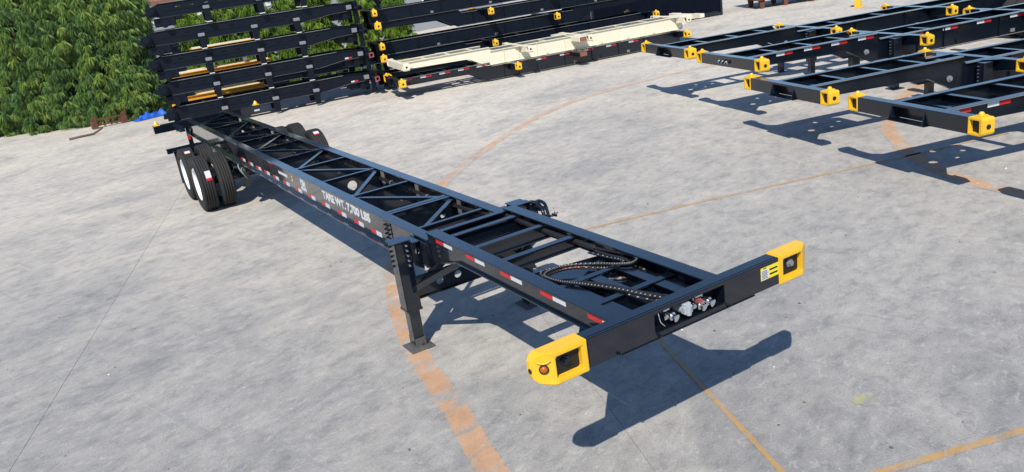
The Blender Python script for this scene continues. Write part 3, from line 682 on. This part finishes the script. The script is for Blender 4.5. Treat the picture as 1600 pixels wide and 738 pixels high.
    for s in (-1, 1): corner(bo, .004, s, z0 - .006, z1 + .006, .19, lock, knobs)
    # mid / rear bolsters
    for x in list(mids) + [L - .1]:
        def mkm():
            b = MB()
            for s in (-1, 1):
                b.prism([(s * .503, D - .22), (s * .503, D), (s * 1.0, D), (s * 1.0, D - .17)], 'x', -.15, 0)
                b.prism([(-.01, s * .503), (.22, s * .503), (-.01, s * .75)], 'z', D - .012, D - .002)
            b.box(-.15, 0, -.389, .389, D - .03, D - .004)
            return b.mesh('bolster', [mt], .004)
        o = link('bolster', cached(('mb', paintm), mkm), root); o.location = (-x + .075, 0, 0)
        for s in (-1, 1): corner(o, .002, s, D - .19, D + .008, .154, lock, knobs, key='m')
    if brown:
        for s in (-1, 1):
            for x, m_ in ((gl + 2.95, 'brown_tape'), ):
                b = MB(); b.box(-x - .14, -x + .14, s * .503, s * 1.16, D - .16, D - .01); o = b.build('socket_arm', mt, root, .006)
                MB().box(-x - .12, -x + .12, s * 1.161, s * 1.168, D - .15, D - .02).build('end_plate', M[m_], o)
    if legs:
        for s in (-1, 1):
            def mkl():
                b = MB(); b.box(-.09, .09, -.085, .085, -max(.05, legs - .35), D - .02); return b.mesh('landing_leg', [mt], .006)
            o = link('landing_leg', cached(('leg', legs, paintm), mkl), root); o.location = (-gl - .28, s * .62, 0)
            def mkl2():
                b = MB(); b.box(-.06, .06, -.06, .06, -legs + .02, -max(.05, legs - .35)); b.box(-.13, .13, -.13, .13, -legs + .003, -legs + .02); return b.mesh('inner_tube', [mt], .004)
            link('inner_tube', cached(('leg2', legs, paintm), mkl2), o)
            for k in range(5): bolt(o, (.0902, -.03, .36 - .06 * k), (1, 0, 0), BOLT_Z)
            def mkd():
                b = MB(); b.cyl((0, 0, 0), (0, s * .02, 0), .055, 16); b.cyl((0, s * .02, 0), (0, s * .045, 0), .03, 12); return b.mesh('hub_cap', [M['grey']])
            o2 = link('hub_cap', cached(('hc', s), mkd), root); o2.location = (-gl + .28, s * .462, .22)
    if wheels:
        for s in (-1, 1):
            for x in (-L + 1.6, -L + 2.85):
                for y in (1.08, .75): wheel(root, x, s * y, s, z=.51 - legs)
        for x in (-L + 1.6, -L + 2.85): link('axle', cached(('ax',), lambda: MB().cyl((0, -1, 0), (0, 1, 0), .065, 14).mesh('axle', [mt])), root).location = (x, 0, .51 - legs)
        for s in (-1, 1): link('bogie_frame', cached(('bg', s, legs), lambda: MB().box(-L + .8, -L + 3.6, s * .41, s * .49, .53 - legs, -.002).mesh('bogie_frame', [mt])), root)
    return root
# the row at the right: (front centre, height of bolster middle, heading)
row = [(-2.72, 6.42, -.277, .92, 'black gooseneck chassis nearest the camera in the right-hand row', True),
       (-5.50, 7.24, -.281, .905, 'black gooseneck chassis second from the camera in the right-hand row', True),
       (-7.95, 8.46, -.267, 1.085, 'black gooseneck chassis with cable plugs in its front beam, right-hand row', False),
       (-10.61, 9.20, -.272, 1.115, 'black gooseneck chassis of the right-hand row farthest from the camera', True),
       (.19, 5.70, -.277, .92, 'black gooseneck chassis past the right edge of the photo, seen by its shadow', True)]
for k, (x, y, a, zmid, lab, rec) in enumerate(row):
    zr = zmid - (D + .04)
    r = std_chassis(lab, (x, y, zr), a - math.pi / 2, L=12.1, gl=3.15, mids=(3.75, 6.9), legs=round(zr, 3), group='chassis parked in a row on their legs', recess=rec, wheels=True, name='gooseneck_chassis', tapes=k in (0, 2, 4), tape_sides=(-1,) if False else (-1, 1))
    if k == 2:
        b = MB()
        for i in range(5): b.tube(spline([(.01, -.25 + i * .07, D + .05), (.05, -.22 + i * .06, D + .02), (.06, -.18 + i * .07, D + .06), (.03, -.12 + i * .05, D + .0)], 5), .014, 6, m=i % 2)
        b.build('cable_plugs', [M['plug'], M['navy']], r)

# ------------------------------------------------------------------ stack row in the middle (along MD), front pair and back pile
MT = R(79); MDv = Vector((math.cos(MT), math.sin(MT), 0)); MN = Vector((-math.sin(MT), math.cos(MT), 0)); MA = Vector((-18.75, 10.38, 0))
def mstack(label, s_front, rev, off, z, **k):
    c = MA + MDv * s_front + MN * (off + .5); c.z = z
    return std_chassis(label, c, MT if rev else MT + math.pi, **k)
mstack('black chassis on the ground carrying the cream chassis, red and white strips along its side', -4.25, False, 0, .03, L=10.1, gl=3.15, paintm='black_dusty', mids=(3.85,), group='stacked chassis in the middle row', brown=True)
cr = mstack('cream chassis lying on top of a black chassis in the middle row', -4.05, False, .02, .50, L=9.95, gl=3.0, paintm='cream', lock='cream', mids=(4.1, 6.2), tapes=False, knobs=False, group='stacked chassis in the middle row', brown=True, recess=False)
b = MB()
for s in (-1, 1): b.prism([(-9.94, .06), (-9.94, D - .02), (-10.55, D - .02), (-10.55, D - .14)], 'y', s * .44, s * .455); b.prism([(s * .456, D), (s * 1.0, D), (s * 1.0, D - .13), (s * .456, D - .17)], 'x', -10.6, -10.42)
b.box(-10.58, -9.94, -.44, .44, D - .03, D - .012); b.cyl((-10.2, 0, -.04), (-10.2, 0, .1), .12, 14); b.build('tail_section', M['cream'], cr, .004)
for lab, sf, rev, z, kw in (
        ('lowest black chassis of the middle back pile, behind the cream chassis', 6.3, True, .10, {}),
        ('black chassis second from the ground in the middle back pile', -4.15, False, .60, {}),
        ('black chassis in the middle of the back pile, gooseneck pointing away to the right', 6.25, True, 1.12, {}),
        ('black chassis second from the top of the middle back pile, gooseneck at left', -4.15, False, 1.66, {}),
        ('topmost black chassis of the middle back pile', 6.2, True, 2.20, {})):
    mstack(lab, sf, rev, 2.65, z, L=10.4, gl=3.1, paintm='black_stack', mids=(4.0,), tapes=False, group='stacked chassis in the middle row', **kw)

# ------------------------------------------------------------------ pile of short chassis at the left (along LD)
LT = R(82); LDv = Vector((math.cos(LT), math.sin(LT), 0)); LN = Vector((-math.sin(LT), math.cos(LT), 0)); LA = Vector((-21.85, 6.45, 0))
def short_chassis(label, z, shift=0.0, paintm='black_stack', post=True, off=0.0, L=6.45, group='short chassis piled beside the trees', tape=True, feet=.38):
    c = LA + LDv * (-6.45 + shift) + LN * (off + .5); c.z = z
    root = empty('short_chassis', c, LT, label, 'chassis', group); mt = M[paintm]
    for s in (-1, 1):
        def mk():
            b = MB()
            prof = [(.25, .40), (0, .30), (0, .08), (.2, 0), (4.75, 0), (5.55, .10), (L, .12), (L, .32), (5.9, .38), (5.4, .40)]
            hol = [rect(.7 + .42 * k, .7 + .42 * k + .16, .245, .262) for k in range(11)]
            b.prism(prof, 'y', s * .45, s * .462, hol)
            b.box(.25, 5.4, s * .40, s * .50, .401, .414); b.beam((5.4, s * .45, .4075), (5.9, s * .45, .387), .10, .012); b.beam((5.9, s * .45, .387), (L, s * .45, .326), .10, .012)
            b.box(.2, 4.75, s * .40, s * .505, -.013, -.001); b.beam((4.75, s * .455, -.006), (5.55, s * .455, .094), .105, .012); b.beam((5.55, s * .455, .094), (L, s * .455, .114), .105, .012)
            b.box(.3, 4.1, s * .4625, s * .475, .16, .172)
            b.box(.27, 5.38, s * .5005, s * .504, .398, .413, 1); b.box(.22, 4.73, s * .463, s * .507, -.0008, .0015, 1); b.beam((4.75, s * .487, .002), (5.55, s * .487, .102), .04, .003, 1); b.beam((5.55, s * .487, .102), (L, s * .487, .122), .04, .003, 1)  # thin pale strips imitate sun glints on the flange edges
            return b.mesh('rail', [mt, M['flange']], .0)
        rail = link('rail', cached(('srail', s, paintm, L), mk), root)
        if tape and s < 0:
            for x0, m_ in ((5.62, 'white_tape'), (5.74, 'red')):
                MB().box(x0, x0 + .115, s * .4625, s * .4665, .13, .18).build('reflector_strip', M[m_], rail)
    def mkc():
        b = MB(); b.box(-.05, .05, -.449, .449, .02, .38); return b.mesh('crossmember', [mt])
    for x in (.25, 1.0, 1.9, 2.8, 3.7, 4.6, 5.4): link('crossmember', cached(('sc', paintm), mkc), root).location = (x, 0, 0)
    # end bolsters with red tube ends
    def mke():
        b = MB(); b.box(-.09, .09, -1.1, 1.1, .10, .26); b.box(-.07, .07, -.62, .62, .262, .40); b.box(-.75, -.12, -.40, .40, -.12, .10); b.cyl((-.4, -.6, -.05), (-.4, .6, -.05), .10, 14); b.box(-.08, .05, -.58, -.46, -.30, .099); b.box(-.08, .05, .46, .58, -.30, .099); return b.mesh('end_bolster', [mt], .01)
    eb = link('end_bolster', cached(('se', paintm), mke), root); eb.location = (L - .1, 0, 0)
    for s in (-1, 1):
        b = MB(); b.prism(rect(-.075, .075, .10, .25), 'y', s * 1.101, s * 1.16, [rect(-.045, .045, .13, .22)]); b.build('tube_end', M['pink_red'] if tape else mt, eb)
        b = MB(); b.box(-.30, -.14, s * .51, s * .60, .17, .30); b.build('lamp_bracket', M['grey'], eb)
    def mkn():
        b = MB(); b.box(-.14, .14, -.60, .60, .03, .30); b.cyl((0, -.75, .2), (0, .75, .2), .09, 14); b.box(-.25, -.10, -.5, .5, .10, .16)
        b.box(.02, .62, -.56, .56, -.26, -.014); b.cyl((.3, -.66, -.18), (.3, .66, -.18), .12, 14); b.box(.62, .85, -.5, .5, -.12, -.014); return b.mesh('nose_block', [mt], .01)
    link('nose_block', cached(('sn', paintm), mkn), root)
    if post:
        for x, w in ((1.55, .15), (3.12, .15), (4.42, .15)):
            for s in (-1, 1):
                def mkp():
                    b = MB(); b.prism([(-.10, .07), (.10, .07), (.075, -feet + .05), (-.075, -feet + .05)], 'y', s * .52, s * .66); return b.mesh('support_post', [mt], .006)
                p = link('support_post', cached(('sp', s, paintm, feet), mkp), root); p.location = (x, 0, 0)
                link('post_cap', cached(('pc', s), lambda: MB().box(-.095, .095, s * .515, s * .69, .071, .165).mesh('post_cap', [M['grey']], .012)), p)
                link('shoe', cached(('sh', s, feet), lambda: MB().box(-.075, .075, s * .515, s * .665, -feet + .03, -feet + .05).mesh('shoe', [M['white'] if feet < .36 else M['grey']])), p)
    return root
for k, (lab, z, sh, ft) in enumerate((('lowest short black chassis of the pile beside the trees, resting on the ground', .37, .05, .365),
        ('second short black chassis from the ground in the pile beside the trees', 1.14, .0, .345), ('third short black chassis from the ground in the pile beside the trees', 1.90, -.05, .345),
        ('fourth short black chassis from the ground in the pile beside the trees', 2.63, -.08, .32), ('topmost short black chassis of the pile beside the trees', 3.40, .25, .345))):
    short_chassis(lab, z, sh, tape=k < 2, feet=ft)
short_chassis('black chassis added low behind the right half of the pile to darken the gap', .62, 3.3, off=3.4, tape=False, feet=.60)  # extra chassis, added so the low gap in the pile looks dark
def yellow_frame(label, z, L, s0):
    c = LA + LDv * s0 + LN * 3.7; c.z = z
    root = empty('yellow_skid', c, LT, label, 'skid', 'yellow frames behind the pile')
    for s in (-1, 1):
        b = MB(); b.box(0, L, s * .45, s * .47, 0, .24); b.box(0, L, s * .40, s * .53, .241, .256); b.box(0, L, s * .40, s * .53, -.015, -.001); b.build('rail', M['orange_yellow'], root, .003)
    MB().box(.05, L - .05, -.39, .39, .2565, .28).build('sunlit_top_plate', M['cream'], root)  # added cream plate paints the frame's sunlit top as a pale band
    for x in (.1, L * .33, L * .66, L - .15): MB().box(x, x + .1, -.449, .449, .03, .21).build('crossmember', M['orange_yellow'], root)
    for x in (.5, L - .6):
        for s in (-1, 1): MB().box(x, x + .12, s * .41, s * .52, -.40, -.0155).build('support_post', M['grey'], root)
for lab, z, L, s0 in (('lowest yellow frame behind the black pile by the trees', .46, 3.3, -6.35), ('middle yellow frame behind the black pile by the trees', 1.24, 3.4, -6.2), ('upper yellow frame behind the black pile by the trees', 1.97, 2.2, -5.3)): yellow_frame(lab, z, L, s0)

# ------------------------------------------------------------------ trees
def crown_mesh(name, H, rad, n_bough, seed, mat, leaves=19, zlo=.05):
    rnd = random.Random(seed); v = []; f = []; tint = []
    for _ in range(n_bough):
        t = rnd.random() ** .9; z = zlo + (H - zlo) * t
        prof = rad * (1 - .55 * max(0, (t - .55) / .45) ** 1.5) * (.82 + .18 * math.sin(z * 2.3 + seed))
        a = rnd.uniform(0, 2 * math.pi); rr = prof * math.sqrt(rnd.uniform(.30, 1.08))
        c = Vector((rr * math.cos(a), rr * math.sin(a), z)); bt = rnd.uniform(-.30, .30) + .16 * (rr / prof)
        out = Vector((math.cos(a), math.sin(a), 0))
        for _s in range(rnd.randint(6, 9)):
            p0 = c + Vector((rnd.gauss(0, .10), rnd.gauss(0, .10), rnd.gauss(0, .24)))
            for _l in range(leaves):
                az = rnd.uniform(0, 2 * math.pi); dr = rnd.uniform(-1.45, -.25)
                d = (Vector((math.cos(az), math.sin(az), 0)) * math.cos(dr) + Vector((0, 0, math.sin(dr))) + out * .45).normalized()
                L = rnd.uniform(.13, .26); w = L * rnd.uniform(.05, .075)
                sd = d.cross(Vector((rnd.gauss(0, .4), rnd.gauss(0, .4), 1))).normalized(); up = sd.cross(d)
                b0 = p0 + d * .02; i = len(v); droop = Vector((0, 0, -.35 * L))
                v += [b0, b0 + d * L * .5 + sd * w + up * .006, b0 + d * L + droop, b0 + d * L * .5 - sd * w + up * .006]
                f += [(i, i + 1, i + 2), (i, i + 2, i + 3)]
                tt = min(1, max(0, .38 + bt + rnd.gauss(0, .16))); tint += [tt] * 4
    me = bpy.data.meshes.new(name); me.from_pydata([tuple(p) for p in v], [], f); me.materials.append(mat)
    at = me.attributes.new('tint', 'FLOAT', 'POINT'); at.data.foreach_set('value', tint); me.update(); return me
def trunk_mesh(H, seed):
    rnd = random.Random(seed); b = MB()
    path = [Vector((rnd.gauss(0, .03) * k, rnd.gauss(0, .03) * k, -.05 + H * .92 * k / 8)) for k in range(9)]
    b.tube(path, lambda i: .10 * (1 - .09 * i), 8)
    for k in range(1, 8):
        for _ in range(3):
            a = rnd.uniform(0, 6.28); p = path[k]; q = p + Vector((math.cos(a) * .8, math.sin(a) * .8, rnd.uniform(-.1, .4)))
            b.tube([p, (p + q) / 2 + Vector((0, 0, .12)), q], lambda i: .03 - .009 * i, 5)
    return b.mesh('trunk', [M['bark']])
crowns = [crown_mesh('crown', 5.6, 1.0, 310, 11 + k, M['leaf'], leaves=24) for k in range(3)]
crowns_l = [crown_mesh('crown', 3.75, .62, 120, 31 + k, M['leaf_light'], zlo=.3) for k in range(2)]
trunks = [trunk_mesh(5.4, 5), trunk_mesh(3.5, 6)]
def tree(label, x, y, k, light=False, sc=1.0, rz=0.0):
    o = empty('mast_tree', (x, y, 0), rz, label, 'tree', 'trees along the yard edge')
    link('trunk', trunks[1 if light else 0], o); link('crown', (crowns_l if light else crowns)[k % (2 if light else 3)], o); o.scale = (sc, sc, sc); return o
tl = [(-32.2, -4.4, 0, 'leafy mast tree at the left edge of the photo, nearest the white wall gap'), (-31.2, -3.2, 1, 'leafy mast tree second from the left end of the tree row'), (-30.4, -1.9, 2, 'leafy mast tree behind the rusty frame, left of centre in the row'),
      (-29.6, -.75, 0, 'leafy mast tree right of the rusty frame'), (-29.5, .10, 1, 'leafy mast tree behind the blue tarpaulin'), (-33.6, -2.6, 1, 'leafy mast tree standing behind the left tree row'), (-32.6, -.9, 2, 'leafy mast tree standing behind the right half of the tree row')]
for i, (x, y, k, lab) in enumerate(tl): tree(lab, x, y, k, rz=1.3 * i, sc=1.0 + .04 * (i % 3))
for i, (x, y, lab) in enumerate(((-29.8, 2.5, 'light green tree behind the left end of the chassis pile'), (-29.5, 3.6, 'light green tree behind the middle left of the chassis pile'), (-29.3, 4.7, 'light green tree behind the middle of the chassis pile'), (-29.0, 6.0, 'light green tree behind the middle right of the chassis pile'), (-28.6, 7.2, 'light green tree behind the right end of the chassis pile'), (-28.4, 8.8, 'light green tree behind the gap between the two piles'), (-28.4, 10.4, 'light green tree behind the left end of the middle pile'))):
    tree(lab, x, y, i, True, .95 + .06 * (i % 3), 2.1 * i)

# ------------------------------------------------------------------ buildings behind
bd = empty('warehouse', (-46, 4, 0), 0, 'long white building with red-brown roof edge behind the trees', 'building')
MB().box(0, -6, -26, 22, 0, 3.0).build('lower_wall', M['grey_wall'], bd)
w = MB().box(.05, -6, -26, 22, 3.0, 3.95).build('upper_wall', M['plaster'], bd)
r_ = MB(); r_.prism([(.5, 3.95), (.5, 4.15), (-6, 5.2), (-6, 3.95)], 'y', -26.3, 22.3); r_.build('roof', M['roof'], bd)
MB().box(-2.2, -8, -26, 22, 4.4, 8.0).build('upper_storey', M['plaster'], bd)
for k in range(12):
    y = -24 + k * 4
    wd = MB().box(.002, .04, y, y + 1.6, 1.2, 2.4).build('window', M['navy'], bd)
    b = MB(); b.prism([(y - .08, 1.12), (y + 1.68, 1.12), (y + 1.68, 2.48), (y - .08, 2.48)], 'x', .001, .07, [rect(y, y + 1.6, 1.2, 2.4)]); b.build('window_frame', M['white'], wd)
wl = empty('boundary_wall', (-36.8, -12, 0), 0, 'low white boundary wall beyond the left tree', 'wall')
b = MB(); b.box(-.15, .15, 0, 6.2, 0, 1.9); b.build('wall_panel', M['plaster'], wl); b = MB(); b.box(-.2, .2, 0, 6.2, 1.902, 2.0); b.build('coping', M['grey_wall'], wl); b = MB(); b.box(-.17, .17, -.01, 6.21, .002, .35); b.build('plinth', M['grey_wall'], wl)

# dark container and rusty bin at the back
cc = empty('shipping_container', (-24.6, 20.6, 0), R(74), 'dark navy container standing behind the middle pile', 'container')
b = MB(); n = 40; pts = []
Lc = 6.06
for sgn in (-1, 1):
    prof = [];
    for i in range(n):
        x0 = -Lc / 2 + .1 + (Lc - .2) * i / n; wd = (Lc - .2) / n
        prof += [(x0, 0), (x0 + wd * .3, 0), (x0 + wd * .5, .035), (x0 + wd * .8, .035)]
    prof.append((Lc / 2 - .1, 0))
    v = [(x, sgn * (1.18 - d), z) for z in (.18, 2.45) for x, d in prof]; N = len(prof)
    b.add(v, [(i, i + 1, N + i + 1, N + i) for i in range(N - 1)])
b.box(-Lc / 2 + .05, -Lc / 2 + .09, -1.17, 1.17, .15, 2.5); b.box(Lc / 2 - .09, Lc / 2 - .05, -1.17, 1.17, .15, 2.5); b.box(-Lc / 2 + .1, Lc / 2 - .1, -1.14, 1.14, 2.46, 2.5)
b.build('side_panels', M['navy'], cc)
b = MB()
for sx in (-1, 1):
    for sy in (-1, 1): b.box(sx * Lc / 2, sx * (Lc / 2 - .1), sy * 1.22, sy * 1.10, .02, 2.58)
for sy in (-1, 1):
    for z in (.04, 2.50): b.box(-Lc / 2 + .101, Lc / 2 - .101, sy * 1.21, sy * 1.13, z, z + .12)
b.build('corner_frame', M['black_dusty'], cc, .006)
rbin = empty('rusty_bin', (-21.9, 26.3, 0), R(62), 'rusty steel bin on short legs at the top of the photo', 'bin')
b = MB()
b.prism([(-1.6, .36), (1.6, .36), (1.9, 1.7), (-1.9, 1.7)], 'y', -.9, .9); b.build('tub', M['rust'], rbin, .02)
b = MB(); b.box(-1.95, 1.95, -.95, .95, 1.702, 1.78); b.build('rim_bar', M['rust'], rbin)
for x in (-1.3, -.25, .95):
    for y in (-.7, .7): MB().prism([(x - .12, .358), (x + .12, .358), (x + .07, 0), (x - .07, 0)], 'y', y - .1, y + .1).build('leg', M['rust'], rbin)
pz = empty('yellow_post', (-16.6, 24.2, 0), .3, 'yellow steel post standing behind the right-hand row', 'post')
b = MB(); b.box(-.11, .11, -.11, .11, .03, 1.0); b.box(-.2, .2, -.2, .2, 0, .03); b.build('post_body', M['yellow'], pz, .01); b = MB(); b.box(-.13, .13, -.13, .13, 1.001, 1.05); b.build('post_cap', M['yellow'], pz)

# ------------------------------------------------------------------ small things at the tree line
fr = empty('steel_frame', (-28.35, -1.25, 0), R(97), 'rusty steel frame lying at the foot of the trees', 'frame')
for x in (-.52, .48):
    b = MB(); b.box(x - .1, x + .1, -.12, .12, 0.0, .26); b.prism([(x - .1, .26), (x + .1, .26), (x + .14, .40), (x - .02, .42)], 'y', -.03, .0); b.build('end_block', M['rust'], fr, .01)
for z in (.08, .27): MB().box(-.42, .38, -.06, -.02, z, z + .05).build('rail', M['rust'], fr)
for x in (-.2, .02, .2): MB().box(x, x + .06, .03, .08, .03, .28).build('upright', M['rust'], fr)
b = MB(); b.tube([(.5, .1, .1), (.62, .12, .4), (.64, .1, .55)], .03, 8); b.build('bent_bar', M['rust'], fr)
rnd = random.Random(4); nx, ny = 34, 12; v = []
for i in range(nx + 1):
    for j in range(ny + 1):
        a = i / nx; c = j / ny
        h = .24 * math.sin(math.pi * c) * math.sin(math.pi * min(1, a * 1.15)) ** .7 * (.5 + .6 * a)
        h += (.05 * math.sin(17 * a + 5 * c) + .04 * math.sin(31 * a * (1 + .4 * c) - 9 * c) + rnd.uniform(-.012, .012)) * math.sin(math.pi * c)
        v.append(((a - .5) * 1.55, (c - .5) * (.55 + .1 * math.sin(9 * a)), max(.012, h + .012)))
tp = MB().add(v, [(i * (ny + 1) + j, (i + 1) * (ny + 1) + j, (i + 1) * (ny + 1) + j + 1, i * (ny + 1) + j + 1) for i in range(nx) for j in range(ny)]).build('tarpaulin', M['tarp'])
tp.location = (-28.2, .25, 0); tp.rotation_euler = (0, 0, R(98)); tag(tp, 'crumpled blue tarpaulin on the ground beside the pile', 'tarpaulin')
b = MB(); b.tube([(-.55, 0, .03), (-.2, .05, .035), (.2, .02, .04), (.45, .1, .12), (.55, .12, .18)], lambda i: .045 - .004 * i, 7); dw = b.build('driftwood', M['bark'])
dw.location = (-26.6, -2.15, 0); dw.rotation_euler = (0, 0, R(95)); tag(dw, 'grey broken branch lying on the concrete before the trees', 'branch')

# ------------------------------------------------------------------ loose grit on the concrete
rnd = random.Random(12); b = MB()
for k in range(900):
    r = 1.5 + 24 * rnd.random() ** 1.3; a = R(rnd.uniform(88, 205)); x, y = cam.location.x + r * math.cos(a), cam.location.y + r * math.sin(a)
    q = rnd.choice((.004, .005, .006, .008, .011, .016)) * rnd.uniform(.7, 1.3); h = q * rnd.uniform(.5, 1.0); t = rnd.uniform(0, 6.28); n = 5
    v = [(x + q * math.cos(t + 6.283 * i / n) * rnd.uniform(.7, 1.3), y + q * math.sin(t + 6.283 * i / n) * rnd.uniform(.5, 1.1), .001) for i in range(n)] + [(x + rnd.uniform(-.3, .3) * q, y + rnd.uniform(-.3, .3) * q, .001 + h)]
    b.add(v, [(i, (i + 1) % n, n) for i in range(n)], rnd.choice((0, 0, 0, 1, 2)))
tag(b.build('loose_grit', [M['bark'], M['grey'], M['plaster']]), 'scattered grit and crumbs on the concrete', 'grit', kind='stuff')
